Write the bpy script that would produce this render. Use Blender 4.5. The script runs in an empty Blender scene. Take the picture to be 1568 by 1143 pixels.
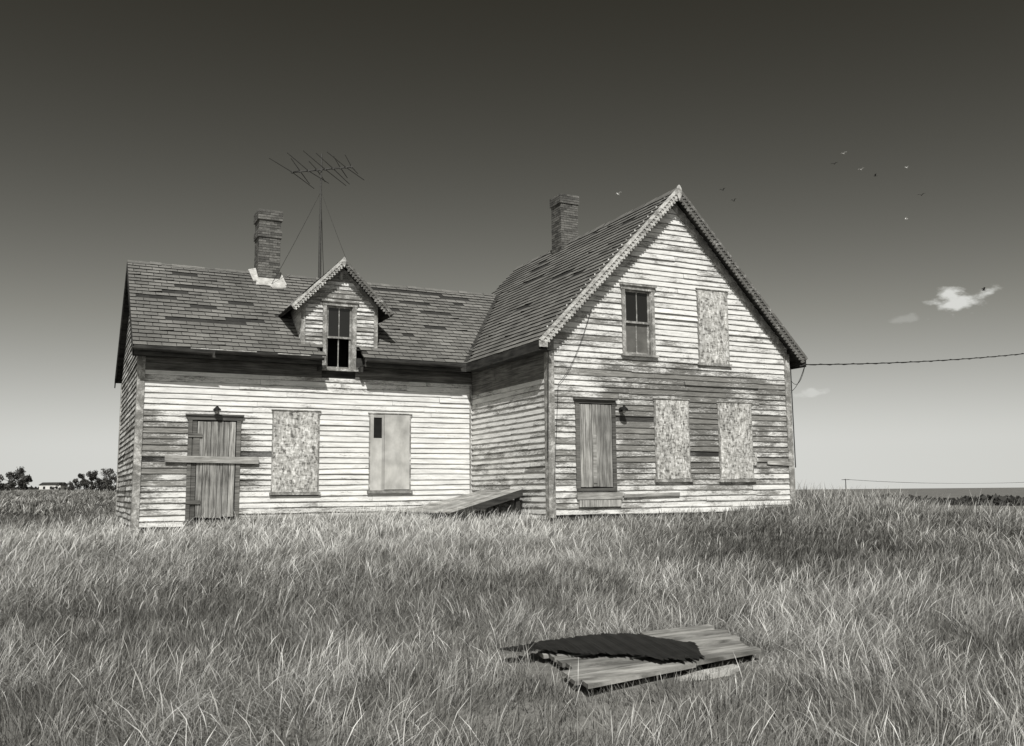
import bpy, math, random
import numpy as np
from mathutils import Vector, Matrix
random.seed(11); rng=np.random.default_rng(11)
sc=bpy.context.scene
sc.view_settings.view_transform='Standard'; sc.view_settings.look='None'; sc.view_settings.exposure=0; sc.view_settings.gamma=1
COL=sc.collection

# ------------------------------------------------------------------ camera
YAW=math.radians(26.192); PIT=math.radians(7.307); ROL=math.radians(-0.518)
CX,CY,CZ=-10.010,-18.461,0.464
SA,CA=math.sin(YAW),math.cos(YAW)
fh=Vector((SA,CA,0)); rt=Vector((CA,-SA,0)); up=Vector((0,0,1))
F=fh*math.cos(PIT)+up*math.sin(PIT); V=-fh*math.sin(PIT)+up*math.cos(PIT)
R2=rt*math.cos(ROL)+V*math.sin(ROL); V2=-rt*math.sin(ROL)+V*math.cos(ROL)
cd=bpy.data.cameras.new("camera"); cam=bpy.data.objects.new("camera",cd); COL.objects.link(cam)
cam.matrix_world=Matrix(((R2.x,V2.x,-F.x,CX),(R2.y,V2.y,-F.y,CY),(R2.z,V2.z,-F.z,CZ),(0,0,0,1)))
cd.sensor_width=36; cd.lens=32.29; cd.clip_start=.1; cd.clip_end=20000
sc.camera=cam
def W3(a,b,z): # forward distance, lateral distance, height -> world
    return Vector((CX+a*SA+b*CA, CY+a*CA-b*SA, z))

# ------------------------------------------------------------------ helpers
def g(v):
    return (v, v*(.972+.022*min(v,1)), v*(.885+.08*min(v,1)), 1)
class MB:
    def __init__(s): s.v=[];s.f=[];s.d=[]
    def add(s,pts,faces,d):
        n=len(s.v)
        for i,p in enumerate(pts):
            s.v.append(tuple(p)); s.d.append(d[i] if isinstance(d,list) else d)
        for f in faces: s.f.append(tuple(n+i for i in f))
    def obox(s,o,a,b,c,d=None):
        if d is None: d=(.5,random.random(),0)
        o,a,b,c=Vector(o),Vector(a),Vector(b),Vector(c)
        p=[o,o+a,o+a+b,o+b,o+c,o+a+c,o+a+b+c,o+b+c]
        s.add(p,[(0,3,2,1),(4,5,6,7),(0,1,5,4),(1,2,6,5),(2,3,7,6),(3,0,4,7)],d)
    def box(s,x0,x1,y0,y1,z0,z1,d=None):
        s.obox((x0,y0,z0),(x1-x0,0,0),(0,y1-y0,0),(0,0,z1-z0),d)
    def slab(s,pts,t,d=None):
        if d is None: d=(.5,random.random(),0)
        n=len(pts);P=[Vector(p) for p in pts];Q=[p-Vector(t) for p in P]
        s.add(P+Q,[tuple(range(n)),tuple(range(2*n-1,n-1,-1))]+[(i,n+i,n+(i+1)%n,(i+1)%n) for i in range(n)],d)
    def cyl(s,p0,p1,r0,r1=None,n=8,d=None,cap=True):
        if r1 is None:r1=r0
        if d is None: d=(.5,random.random(),0)
        p0,p1=Vector(p0),Vector(p1);ax=(p1-p0).normalized()
        t=Vector((1,0,0)) if abs(ax.x)<.8 else Vector((0,1,0))
        u=ax.cross(t).normalized();w=ax.cross(u)
        P=[p0+(u*math.cos(2*math.pi*i/n)+w*math.sin(2*math.pi*i/n))*r0 for i in range(n)]
        P+=[p1+(u*math.cos(2*math.pi*i/n)+w*math.sin(2*math.pi*i/n))*r1 for i in range(n)]
        fs=[(i,(i+1)%n,n+(i+1)%n,n+i) for i in range(n)]
        if cap: fs+=[tuple(range(n-1,-1,-1)),tuple(range(n,2*n))]
        s.add(P,fs,d)
    def tube(s,pts,r,n=6,d=None):
        for a,b in zip(pts[:-1],pts[1:]): s.cyl(a,b,r,r,n,d)
    def obj(s,name,mat,parent=None):
        me=bpy.data.meshes.new(name); me.from_pydata(s.v,[],s.f)
        at=me.attributes.new('dat','FLOAT_COLOR','POINT')
        arr=np.ones((len(s.v),4),np.float32)
        if s.d: arr[:,:3]=np.array(s.d,np.float32)
        at.data.foreach_set('color',arr.ravel())
        me.materials.append(mat); me.update()
        o=bpy.data.objects.new(name,me); COL.objects.link(o)
        if parent: o.parent=parent
        return o
def empty(name):
    e=bpy.data.objects.new(name,None); COL.objects.link(e); e.empty_display_size=.5; return e

class NT:
    def __init__(s,name):
        s.m=bpy.data.materials.new(name); s.m.use_nodes=True; s.t=s.m.node_tree
        s.b=s.t.nodes['Principled BSDF']; s.out=s.t.nodes['Material Output']
        s.b.inputs['Roughness'].default_value=.85
        s.b.inputs['Specular IOR Level'].default_value=.2
    def n(s,ty,**k):
        nd=s.t.nodes.new(ty)
        for a,b in k.items(): setattr(nd,a,b)
        return nd
    def l(s,a,b): s.t.links.new(a,b)
    def coord(s,scale=(1,1,1),rot=(0,0,0)):
        tc=s.n('ShaderNodeTexCoord'); mp=s.n('ShaderNodeMapping')
        mp.inputs['Scale'].default_value=scale; mp.inputs['Rotation'].default_value=rot
        s.l(tc.outputs['Object'],mp.inputs['Vector']); return mp.outputs[0]
    def noise(s,vec,scale,detail=4,rough=.55,dist=0):
        nn=s.n('ShaderNodeTexNoise'); nn.inputs['Scale'].default_value=scale
        nn.inputs['Detail'].default_value=detail; nn.inputs['Roughness'].default_value=rough
        nn.inputs['Distortion'].default_value=dist
        s.l(vec,nn.inputs['Vector']); return nn.outputs['Fac']
    def math(s,op,a,b=None,c=None,clamp=False):
        m=s.n('ShaderNodeMath',operation=op); m.use_clamp=clamp
        for i,x in enumerate((a,b,c)):
            if x is None: continue
            if isinstance(x,(int,float)): m.inputs[i].default_value=x
            else: s.l(x,m.inputs[i])
        return m.outputs[0]
    def mr(s,x,a,b,c=0,d=1):
        m=s.n('ShaderNodeMapRange'); s.l(x,m.inputs[0])
        for i,q in enumerate((a,b,c,d)): m.inputs[i+1].default_value=q
        return m.outputs[0]
    def mix(s,f,a,b,mode='MIX'):
        m=s.n('ShaderNodeMix',data_type='RGBA',blend_type=mode)
        if isinstance(f,(int,float)): m.inputs[0].default_value=f
        else: s.l(f,m.inputs[0])
        for i,x in ((6,a),(7,b)):
            if isinstance(x,tuple): m.inputs[i].default_value=x
            else: s.l(x,m.inputs[i])
        return m.outputs[2]
    def scale(s,col,f):
        m=s.n('ShaderNodeVectorMath',operation='SCALE'); s.l(col,m.inputs[0])
        if isinstance(f,(int,float)): m.inputs[3].default_value=f
        else: s.l(f,m.inputs[3])
        return m.outputs[0]
    def ramp(s,x,stops):
        r=s.n('ShaderNodeValToRGB'); s.l(x,r.inputs[0]); e=r.color_ramp.elements
        while len(e)<len(stops): e.new(.5)
        for q,(p,c) in zip(e,stops): q.position=p; q.color=c
        return r.outputs[0]
    def dat(s):
        a=s.n('ShaderNodeAttribute',attribute_name='dat'); sp=s.n('ShaderNodeSeparateColor')
        s.l(a.outputs['Color'],sp.inputs[0]); return sp.outputs
    def base(s,c): s.l(c,s.b.inputs['Base Color'])
    def bump(s,h,st=.3,dist=.01):
        b=s.n('ShaderNodeBump'); b.inputs['Strength'].default_value=st; b.inputs['Distance'].default_value=dist
        s.l(h,b.inputs['Height']); s.l(b.outputs[0],s.b.inputs['Normal'])

def wood(name,dark,light,stretch,contrast=(.35,.68)):
    m=NT(name); v=m.coord(stretch); n=m.noise(v,1,7,.65,.3); n2=m.noise(m.coord((1,1,1)),2.2,3)
    c=m.ramp(n,[(contrast[0],g(dark)),(contrast[1],g(light))])
    d=m.dat()
    f=m.math('ADD',m.math('MULTIPLY',d[1],.5),.72); f=m.math('MULTIPLY',f,m.mr(n2,.3,.7,.75,1.2))
    m.base(m.scale(c,f)); m.bump(n,.5,.008); return m.m
# clapboards: flaking white paint over weathered wood
def clapmat():
    m=NT("flaking_white_clapboard")
    n1=m.noise(m.coord((.9,.9,5)),1.6,6,.65); n2=m.noise(m.coord((7,7,48)),1,6,.7,.4)
    n3=m.noise(m.coord((24,24,90)),1,4,.65)
    d=m.dat()
    s=m.math('ADD',m.math('MULTIPLY',n1,.34),m.math('MULTIPLY',n2,.40)); s=m.math('ADD',s,m.math('MULTIPLY',n3,.26))
    s=m.math('ADD',s,m.math('MULTIPLY',m.math('SUBTRACT',d[0],.5),.33))
    s=m.math('ADD',s,m.math('MULTIPLY',m.math('SUBTRACT',d[1],.5),.12))
    fac=m.mr(s,.465,.575)
    wd=m.ramp(m.noise(m.coord((2.6,2.6,110)),1,6,.75,.2),[(.30,g(.035)),(.48,g(.15)),(.70,g(.37))])
    wd=m.scale(wd,m.mr(d[1],0,1,.70,1.2))
    wh=m.ramp(n2,[(.3,g(.70)),(.55,g(.79)),(.75,g(.56))])
    dirt=m.mr(m.noise(m.coord((1.5,1.5,14)),1.3,6,.7),.3,.62,.64,1.02)
    wh=m.scale(wh,dirt)
    c=m.mix(fac,wh,wd)
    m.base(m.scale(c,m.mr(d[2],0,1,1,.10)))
    m.bump(m.math('SUBTRACT',m.math('MULTIPLY',n3,.4),fac),.6,.004); return m.m
def trimmat(name,w,dark=.13,stretch=(5,5,5),white=.62):
    m=NT(name); v=m.coord(stretch); n=m.noise(v,1.6,7,.7,.3); n2=m.noise(m.coord((20,20,20)),1.5,4,.7)
    s=m.math('ADD',m.math('MULTIPLY',n,.6),m.math('MULTIPLY',n2,.4))
    fac=m.mr(m.math('ADD',s,(w-.5)*.5),.43,.58)
    wd=m.ramp(n2,[(.3,g(dark*.5)),(.7,g(dark*1.9))])
    m.base(m.mix(fac,g(white),wd)); m.bump(s,.4,.006); return m.m
def plain(name,v,rough=.8,var=.35,sc_=6,metal=0):
    m=NT(name); n=m.noise(m.coord(),sc_,5,.65)
    m.base(m.ramp(n,[(.3,g(v*(1-var))),(.7,g(v*(1+var)))])); m.b.inputs['Roughness'].default_value=rough
    m.b.inputs['Metallic'].default_value=metal; return m.m
def osbmat():
    m=NT("strand_board"); cols=[]
    for i,(rz,sx,sz) in enumerate(((.5,30,12),(-.7,12,30),(.1,26,10))):
        v=m.n('ShaderNodeTexVoronoi'); v.inputs['Scale'].default_value=1; v.inputs['Randomness'].default_value=1
        m.l(m.coord((sx,1,sz),(0,rz,0)),v.inputs['Vector'])
        sp=m.n('ShaderNodeSeparateColor'); m.l(v.outputs['Color'],sp.inputs[0]); cols.append(sp.outputs[0])
    s=m.math('ADD',m.math('MULTIPLY',cols[0],.4),m.math('MULTIPLY',cols[1],.35)); s=m.math('ADD',s,m.math('MULTIPLY',cols[2],.25))
    c=m.ramp(s,[(.18,g(.12)),(.42,g(.40)),(.62,g(.52)),(.85,g(.78))])
    st=m.mr(m.noise(m.coord((5,5,1.2)),1.2,4),.3,.7,.75,1.1)
    m.base(m.scale(c,st)); m.bump(s,.3,.004); return m.m
def shinglemat():
    m=NT("asphalt_shingle"); d=m.dat(); n=m.noise(m.coord(),50,4,.75); n2=m.noise(m.coord(),.9,5,.65)
    c=m.ramp(n,[(.3,g(.12)),(.7,g(.225))])
    f=m.math('MULTIPLY',m.mr(d[1],0,1,.80,1.16),m.mr(n2,.32,.68,.74,1.24))
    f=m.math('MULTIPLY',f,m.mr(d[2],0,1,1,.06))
    m.base(m.scale(c,f)); m.bump(n,.4,.004); m.b.inputs['Roughness'].default_value=.9; return m.m
def brickmat():
    m=NT("chimney_brick"); d=m.dat(); n=m.noise(m.coord(),22,5,.7)
    c=m.ramp(n,[(.3,g(.07)),(.7,g(.18))]); m.base(m.scale(c,m.mr(d[1],0,1,.5,1.3))); m.bump(n,.5,.006); return m.m

M_clap=clapmat()
M_trim=trimmat("weathered_white_trim",.50,.15,(2.5,2.5,5)); M_trimd=trimmat("dark_weathered_trim",.72,.10,(3,3,4)); M_trimg=trimmat("bare_grey_trim",.62,.15,(3,3,3))
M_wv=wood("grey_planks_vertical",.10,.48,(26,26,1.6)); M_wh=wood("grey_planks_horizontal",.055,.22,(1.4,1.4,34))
M_wl=wood("pale_planks",.20,.52,(2,2,24)); M_wd=wood("dark_weathered_wood",.018,.07,(2,2,14))
M_pk=wood("platform_planks",.11,.40,(2,9,9))
M_osb=osbmat(); M_ply=wood("plywood",.36,.50,(3,3,1.0))
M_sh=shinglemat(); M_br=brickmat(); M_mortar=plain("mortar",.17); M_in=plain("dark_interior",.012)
M_blk=plain("tar_paper",.014,.6,.5,9); M_metal=plain("dull_metal",.06,.5,.3,20,.0); M_flash=plain("lime_patched_flashing",.42,.8,.4,9)
M_stone=plain("field_stone",.28,.9,.4,5); M_wire=plain("wire_black",.02,.6); M_wht=plain("white_wall",.6,.8,.1)
M_curt=plain("dusty_pane",.12,.35,.3,3)
mg=NT("window_glass"); mg.b.inputs['Base Color'].default_value=g(.015); mg.b.inputs['Roughness'].default_value=.06; mg.b.inputs['Specular IOR Level'].default_value=.5
mg.bump(mg.noise(mg.coord(),2.5,2),.12,.02); M_glass=mg.m

# ------------------------------------------------------------------ terrain height
def lat(n,seed):
    return np.random.default_rng(seed).random((n,n))
_L={}
def vn(x,y,s,seed=0):
    if seed not in _L:_L[seed]=lat(256,seed)
    T=_L[seed]; x=np.asarray(x,float)/s+1000; y=np.asarray(y,float)/s+1000
    xi=np.floor(x).astype(int);yi=np.floor(y).astype(int);fx=x-xi;fy=y-yi
    fx=fx*fx*(3-2*fx);fy=fy*fy*(3-2*fy);xi%=256;yi%=256;x1=(xi+1)%256;y1=(yi+1)%256
    return (T[xi,yi]*(1-fx)+T[x1,yi]*fx)*(1-fy)+(T[xi,y1]*(1-fx)+T[x1,y1]*fx)*fy
def sstep(x,a,b):
    t=np.clip((x-a)/(b-a),0,1);return t*t*(3-2*t)
def ab(x,y):
    dx=np.asarray(x,float)-CX;dy=np.asarray(y,float)-CY
    return dx*SA+dy*CA, dx*CA-dy*SA
def gh(x,y):
    a,b=ab(x,y)
    zc=np.interp(a,[-60,-10,0,5,8,12,16,20,25,30,45,100,400,4000],[-1.6,-1.3,-1.2,-1.02,-.88,-.70,-.50,-.28,-.02,.04,-.2,-1,-6,-6])
    zl=np.interp(a,[-60,-10,0,5,8,12,16,20,30,40,60,100,150,300,1000,4000],[-1.6,-1.3,-1.2,-1.02,-.90,-.75,-.62,-.50,-.28,-.08,.35,1.0,1.3,.5,-6,-6])
    zr=np.interp(a,[-60,-10,0,5,8,12,16,20,24,30,50,100,300,4000],[-1.6,-1.3,-1.2,-1.02,-.90,-.78,-.66,-.58,-.50,-.65,-1.9,-3.8,-6,-6])
    t=b/np.maximum(a,18)
    wl=sstep(-t,.26,.46);wr=sstep(t,.33,.54)
    z=zc*(1-wl-wr)+zl*wl+zr*wr
    z=z+(vn(x,y,2.3,1)-.5)*.12*np.clip(1-a/200,0,1)+(vn(x,y,7,2)-.5)*.14
    # trampled flat where the boards lie
    k=1-sstep(np.hypot(x+5.85,(y+12.4)*1.25),1.15,2.3)
    z=z*(1-k)+(-.845)*k
    return z
def ghs(x,y): return float(gh(np.array([x]),np.array([y]))[0])

def axis(lo,hi,step,far,ratio=1.13):
    v=list(np.arange(lo,hi,step)); s=step;x=hi
    while x<far: v.append(x); s*=ratio; x+=s
    v.append(far); return np.array(v)
av=np.concatenate([-axis(0,6,1.5,80)[::-1][:-1],axis(0,34,.5,4500)])
bh=axis(0,22,.5,4500); bv=np.concatenate([-bh[::-1][:-1],bh])
A_,B_=np.meshgrid(av,bv,indexing='ij')
X_=CX+A_*SA+B_*CA; Y_=CY+A_*CA-B_*SA; Z_=gh(X_,Y_)
na,nb=A_.shape
me=bpy.data.meshes.new("ground")
idx=np.arange(na*nb).reshape(na,nb)
q=np.stack([idx[:-1,:-1],idx[1:,:-1],idx[1:,1:],idx[:-1,1:]],-1).reshape(-1,4)
me.from_pydata(np.stack([X_,Y_,Z_],-1).reshape(-1,3).tolist(),[],q.tolist())
m=NT("dry_meadow_soil")
n=m.noise(m.coord(),2.2,6,.7); n2=m.noise(m.coord((.06,.06,.06)),1.5,6,.65); n3=m.noise(m.coord(),28,4,.7)
s=m.math('ADD',m.math('MULTIPLY',n,.4),m.math('MULTIPLY',n2,.35)); s=m.math('ADD',s,m.math('MULTIPLY',n3,.25))
m.base(m.ramp(s,[(.33,g(.05)),(.5,g(.15)),(.66,g(.30))])); m.bump(s,.8,.08)
me.materials.append(m.m); 
for p in me.polygons: p.use_smooth=True
gr=bpy.data.objects.new("ground",me); COL.objects.link(gr)

# ------------------------------------------------------------------ house
H=empty("wooden_farmhouse")
Wd,OV,E,R,D=7.21,.30,3.85,7.94,8.44
d1,L,WD,RW,EW,EL=4.37,8.44,6.40,6.64,.466,.17
EV=.35; SL=(R-E)/(Wd/2+EV); SW=(RW-E)/(WD/2+EW); yr=d1+WD/2
EX=.136
def claps(mb,O,U,N,z0,z1,rng_fn,openings,wfn,expo=EX):
    O,U,N=Vector(O),Vector(U),Vector(N); z=z0
    while z<z1-.01:
        zt=min(z+expo,z1); zm=(z+zt)/2; iv=rng_fn(zm)
        if iv is None or iv[1]-iv[0]<.05: z+=expo; continue
        segs=[iv]
        for (xa,xb,za,zb) in openings:
            if za<zm<zb:
                ns=[]
                for s_ in segs:
                    if xb<=s_[0] or xa>=s_[1]: ns.append(s_);continue
                    if xa>s_[0]: ns.append((s_[0],xa))
                    if xb<s_[1]: ns.append((xb,s_[1]))
                segs=ns
        for (sa,sb) in segs:
            x=sa
            while x<sb-.01:
                ln=random.uniform(1.6,4.6); xe=min(x+ln,sb)
                if sb-xe<.5: xe=sb
                r=random.random(); jz0=random.gauss(0,.0045); jz1=random.gauss(0,.0045)
                miss=random.random()<.016 and xe-x<3
                th=random.uniform(.024,.034)
                if miss: th=.004
                if random.random()<.10: jz0-=random.uniform(.010,.030)
                if random.random()<.06: th+=.018
                n=max(1,int((xe-x)/.3)); ph=random.random()*9
                pts=[];dd=[];fs=[]
                for i in range(n+1):
                    u=x+(xe-x)*i/n; u2=min(max(u,x+.002),xe-.002)
                    jz=jz0+(jz1-jz0)*i/n+.004*math.sin(u*1.7+ph)
                    t=th+.004*math.sin(u*2.3+ph*2) if not miss else th
                    w=min(1,max(0,wfn(u,zm)+random.gauss(0,.09)))
                    P=O+U*u2; b=Vector((0,0,z+jz)); 
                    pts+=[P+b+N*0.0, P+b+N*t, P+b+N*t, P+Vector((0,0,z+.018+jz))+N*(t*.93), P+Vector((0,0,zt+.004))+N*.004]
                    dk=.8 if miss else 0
                    dd+=[(w,r,.9),(w,r,.7),(min(1,w+.25),r,max(dk,.2)),(w,r,dk),(w,r,dk)]  # lap shade painted in: underside and lip coloured dark; missing boards dark too
                    if i<n:
                        k=i*5; fs+=[(k,k+5,k+6,k+1),(k+2,k+7,k+8,k+3),(k+3,k+8,k+9,k+4)]
                mb.add(pts,fs,dd); x=xe
        z+=expo
# -- openings (x0,x1,z0,z1)
gO=dict(door=(.69,1.74,.46,2.56),o1=(2.89,3.92,.67,2.65),o2=(4.82,5.90,.66,2.64),win=(2.03,2.98,3.66,5.40),oU=(4.29,5.26,3.58,5.50))
wO=dict(door=(-7.30,-6.13,-.16,2.30),o=(-5.36,-4.19,.44,2.48),ply=(-2.90,-1.77,.46,2.47),dw=(-4.16,-3.28,3.53,5.31))
def bl(x,a,b,s=.25):
    return 1/(1+math.exp(-(x-a)/s*4))*1/(1+math.exp((x-b)/s*4))
def wg(x,z):
    w=.33+.08*math.sin(x*1.3+z)
    lo=bl(z,-2,3.35,.5)
    w+=.18*lo
    w+=.40*bl(x,1.8,3.0)*bl(z,.7,2.6,.4)
    w+=.36*bl(x,3.9,4.9)*bl(z,.6,2.8,.4)
    w+=.26*bl(x,5.9,8)*bl(z,.9,3.4,.5)
    w+=.32*bl(x,1.3,6.3,.7)*bl(z,2.7,3.55,.3)
    w+=.26*bl(x,-1,1.9,.5)*bl(z,3.3,4.9,.6)
    w+=.12*bl(z,6.3,9,.5)-.14*bl(z,-1,.6,.3)
    return w
def ww(x,z):
    w=.15+.05*math.sin(x*1.1)
    w+=.55*bl(x,-9,-6.05,.3)*bl(z,.45,2.35,.35)
    w+=.32*bl(x,-6.1,-5.4,.3)*bl(z,.5,2.0,.4)
    w+=.26*bl(z,-1,.35,.3)+.14*bl(z,3.0,4,.3)+.14*bl(x,-9,-7.9,.3)
    return w
claps_mb=MB()
Bb=E+EV*SL
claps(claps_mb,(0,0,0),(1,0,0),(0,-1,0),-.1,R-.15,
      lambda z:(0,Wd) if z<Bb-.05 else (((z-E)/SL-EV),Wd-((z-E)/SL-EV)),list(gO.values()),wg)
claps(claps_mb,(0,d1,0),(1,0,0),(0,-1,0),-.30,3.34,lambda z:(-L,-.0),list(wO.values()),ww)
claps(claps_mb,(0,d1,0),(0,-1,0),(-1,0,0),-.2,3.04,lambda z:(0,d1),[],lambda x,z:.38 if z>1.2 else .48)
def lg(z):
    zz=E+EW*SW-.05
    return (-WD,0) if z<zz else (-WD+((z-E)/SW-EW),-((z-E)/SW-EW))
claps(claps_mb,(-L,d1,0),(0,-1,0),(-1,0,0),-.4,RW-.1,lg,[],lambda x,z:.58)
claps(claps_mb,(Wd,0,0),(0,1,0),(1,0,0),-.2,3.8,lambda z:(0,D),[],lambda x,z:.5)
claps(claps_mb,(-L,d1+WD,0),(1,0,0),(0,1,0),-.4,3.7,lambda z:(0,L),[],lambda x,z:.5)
claps_mb.obj("clapboard_walls",M_clap,H)
bw=MB()
def wall_y(mb,y,xa,xb,za,zb,ops,t=.12):
    xs=sorted(set([xa,xb]+[o[0] for o in ops]+[o[1] for o in ops])); zs=sorted(set([za,zb]+[o[2] for o in ops]+[o[3] for o in ops]))
    for i in range(len(xs)-1):
        for j in range(len(zs)-1):
            cx_,cz_=(xs[i]+xs[i+1])/2,(zs[j]+zs[j+1])/2
            if any(o[0]<cx_<o[1] and o[2]<cz_<o[3] for o in ops): continue
            mb.box(xs[i],xs[i+1],y,y+t,zs[j],zs[j+1],(.5,.3,0))
wall_y(bw,.006,0.01,Wd-.01,-.9,E,[(gO['win'][0],gO['win'][1],gO['win'][2],E)])
def tri(mb,x0,x1,zlo,y):
    mb.slab([(x0,y,zlo),(x1,y,zlo),(x1,y,max(zlo,E+(min(x1,Wd-x1)+EV)*SL-.06)),(x0,y,max(zlo,E+(min(x0,Wd-x0)+EV)*SL-.06))],(0,-.12,0),(.5,.3,0))
for x0,x1,zl in ((.01,gO['win'][0],E),(gO['win'][0],gO['win'][1],gO['win'][3]),(gO['win'][1],Wd/2,E),(Wd/2,Wd-.01,E)): tri(bw,x0,x1,zl,.006)
wall_y(bw,d1+.006,-L+.01,-.01,-.9,3.9,[(wO['dw'][0],wO['dw'][1],wO['dw'][2],3.9)])
bw.box(.006,.12,.15,d1-.01,-.9,4.1,(.5,.3,0))
bw.box(-L+.006,-L+.12,d1+.15,d1+WD,-.9,3.95,(.5,.3,0))
bw.slab([(-L+.006,d1+.1,3.95),(-L+.006,d1+WD-.1,3.95),(-L+.006,yr,RW-.1)],(-.1,0,0),(.5,.3,0))
bw.box(Wd-.12,Wd-.006,.15,D,-.9,4.1,(.5,.3,0)); bw.box(.15,Wd-.15,D-.12,D,-.9,4.0,(.5,.3,0))
bw.slab([(.1,D,4.0),(Wd-.1,D,4.0),(Wd/2,D,R-.2)],(0,.1,0),(.5,.3,0))
bw.box(-L+.15,0,d1+WD-.12,d1+WD-.006,-.9,3.9,(.5,.3,0)); bw.box(-.12,0,D,d1+WD-.15,-.9,3.9,(.5,.3,0))
bw.slab([(0,d1+.3,3.9),(0,d1+WD-.1,3.9),(0,yr,RW-.15)],(.1,0,0),(.5,.3,0))
bw.obj("sheathing",M_wd,H)
fd=MB(); 
fd.box(.03,Wd-.03,.02,.3,-1.0,-.1); fd.box(-L+.03,-.03,d1+.02,d1+.3,-1.1,-.3); fd.box(-L+.02,-L+.3,d1+.05,d1+WD,-1.1,-.4); fd.box(.02,.3,.05,d1,-1,-.2); fd.box(Wd-.3,Wd-.03,.3,D,-1,-.2)
fd.obj("stone_foundation",M_stone,H)

# -- roofs
rf=MB(); sh=MB()
T=.09
def zs_w(y): return E+(y-(d1-EW))*SW
x_l=-L-EL; ye=d1-EW; wx0,wx1=-4.27,-3.17; yc=d1+1.0
vx=-EV+(RW-E)/SL
t_=(0,0,T)
rf.slab([(x_l,ye,E),(wx0,ye,E),(wx0,yr,RW),(x_l,yr,RW)],t_); 
rf.slab([(wx1,ye,E),(-EV,ye,E),(vx,yr,RW),(wx1,yr,RW)],t_)
rf.slab([(wx0,yc,zs_w(yc)),(wx1,yc,zs_w(yc)),(wx1,yr,RW),(wx0,yr,RW)],t_)
rf.slab([(x_l,yr,RW),(vx,yr,RW),(.3,d1+WD+EW,E),(x_l,d1+WD+EW,E)],t_)
rf.slab([(-EV,-OV,E),(-EV,ye,E),(Wd/2,ye,R),(Wd/2,-OV,R)],t_)
rf.slab([(-EV+.7,ye,E+.7*SL),(-EV+.7,D+OV,E+.7*SL),(Wd/2,D+OV,R),(Wd/2,ye,R)],t_)
rf.slab([(Wd/2,-OV,R),(Wd/2,D+OV,R),(Wd+EV,D+OV,E),(Wd+EV,-OV,E)],t_)
dc,dz,dh,de=-3.71,6.38,1.30,5.06; yf=d1-.30
yb=lambda z: ye+(z-E)/SW
rf.slab([(dc,yf,dz),(dc-dh,yf,de),(dc-dh,yb(de)+.06,de),(dc,yb(dz)+.06,dz)],(0,0,.06))
rf.slab([(dc,yf,dz),(dc,yb(dz)+.06,dz),(dc+dh,yb(de)+.06,de),(dc+dh,yf,de)],(0,0,.06))
rf.obj("roof_deck",M_wd,H)
def shingles(mb,O,U,S,N,urange,smax,hole=None,dashes=(),ex=.19,wdt=.32,pm=.006,ragged=.004):
    O,U,S,N=Vector(O),Vector(U),Vector(S),Vector(N); i=0; s=-.03
    while s<smax-.03:
        u0,u1=urange(max(s,0)); u=u0-(wdt*.5 if i%2 else 0)-.03*random.random()
        sag=random.gauss(0,ragged)
        run=0; lrun=0
        while u<u1:
            a=max(u,u0)+.006;b=min(u+wdt,u1)-.009
            if b-a>.02 and not(hole and hole((a+b)/2,s)):
                dk=0
                for (ua,ub,sf) in dashes:
                    if ua<(a+b)/2<ub and abs(s-sf)<ex/2: dk=1
                if run>0: dk=1; run-=1
                elif random.random()<pm: dk=1; run=random.randint(0,3)
                h=.032+random.random()*.008; js=random.gauss(0,ragged)+sag
                if dk: h=.008
                st=min(s+ex+.02,smax)
                lift=random.uniform(.01,.03) if random.random()<.03 and not dk else 0
                p=[O+U*a+S*(s+js), O+U*b+S*(s+js), O+U*b+S*(s+js)+N*(h+lift), O+U*a+S*(s+js)+N*h, O+U*b+S*st+N*.008, O+U*a+S*st+N*.008]
                r=random.random()
                if lrun>0: r=1.0; lrun-=1
                elif random.random()<.010: lrun=random.randint(1,4)
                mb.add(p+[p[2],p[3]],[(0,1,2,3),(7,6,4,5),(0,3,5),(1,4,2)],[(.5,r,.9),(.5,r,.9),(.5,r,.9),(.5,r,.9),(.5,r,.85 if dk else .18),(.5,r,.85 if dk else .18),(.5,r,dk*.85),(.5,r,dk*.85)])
            u+=wdt
        s+=ex;i+=1
LW=math.hypot(WD/2+EW,RW-E); Sw=Vector((0,WD/2+EW,RW-E))/LW; Nw=Vector((0,-(RW-E),WD/2+EW))/LW
LM=math.hypot(Wd/2+EV,R-E); Sm=Vector((Wd/2+EV,0,R-E))/LM; Nm=Vector((-(R-E),0,Wd/2+EV))/LM
def inD(u,s):
    y=ye+s*Sw.y; z=E+s*Sw.z
    if wx0<u<wx1 and y<yc: return True
    if abs(u-dc)<.90 and y>d1: return z< dz-.9*abs(u-dc)-.25
    return False
dash=[(-7.8,-6.0,.30*LW),(-6.4,-5.6,.34*LW),(-6.3,-5.5,.52*LW),(-6.8,-6.2,.68*LW),(-7.9,-7.3,.62*LW),(-8.4,-7.6,.55*LW),(-2.1,-1.4,.62*LW),(-1.3,-.3,.72*LW),(-.8,.2,.62*LW),(.2,1.1,.84*LW),(-1.7,-1.3,.30*LW),(-2.0,.4,.90*LW),(-5.2,-4.8,.40*LW),(-7.4,-7.0,.85*LW),(-7.2,-6.6,.46*LW),(-.9,-.3,.42*LW)]
shingles(sh,(0,ye,E),(1,0,0),Sw,Nw,lambda s:(x_l-.03,-EV+s*Sw.z/SL),LW,inD,dash)
def mr_(s):
    z=E+s*Sm.z
    return (-OV-.03,(ye+(z-E)/SW) if z<RW else D+OV+.02)
shingles(sh,(-EV,0,E),(0,1,0),Sm,Nm,mr_,LM,None,[(2.2,3.4,.55*LM),(4.5,5.6,.66*LM),(1.0,1.8,.48*LM),(5.2,6.3,.80*LM),(.8,1.5,.85*LM),(3,4,.35*LM)],pm=.010)
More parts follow.
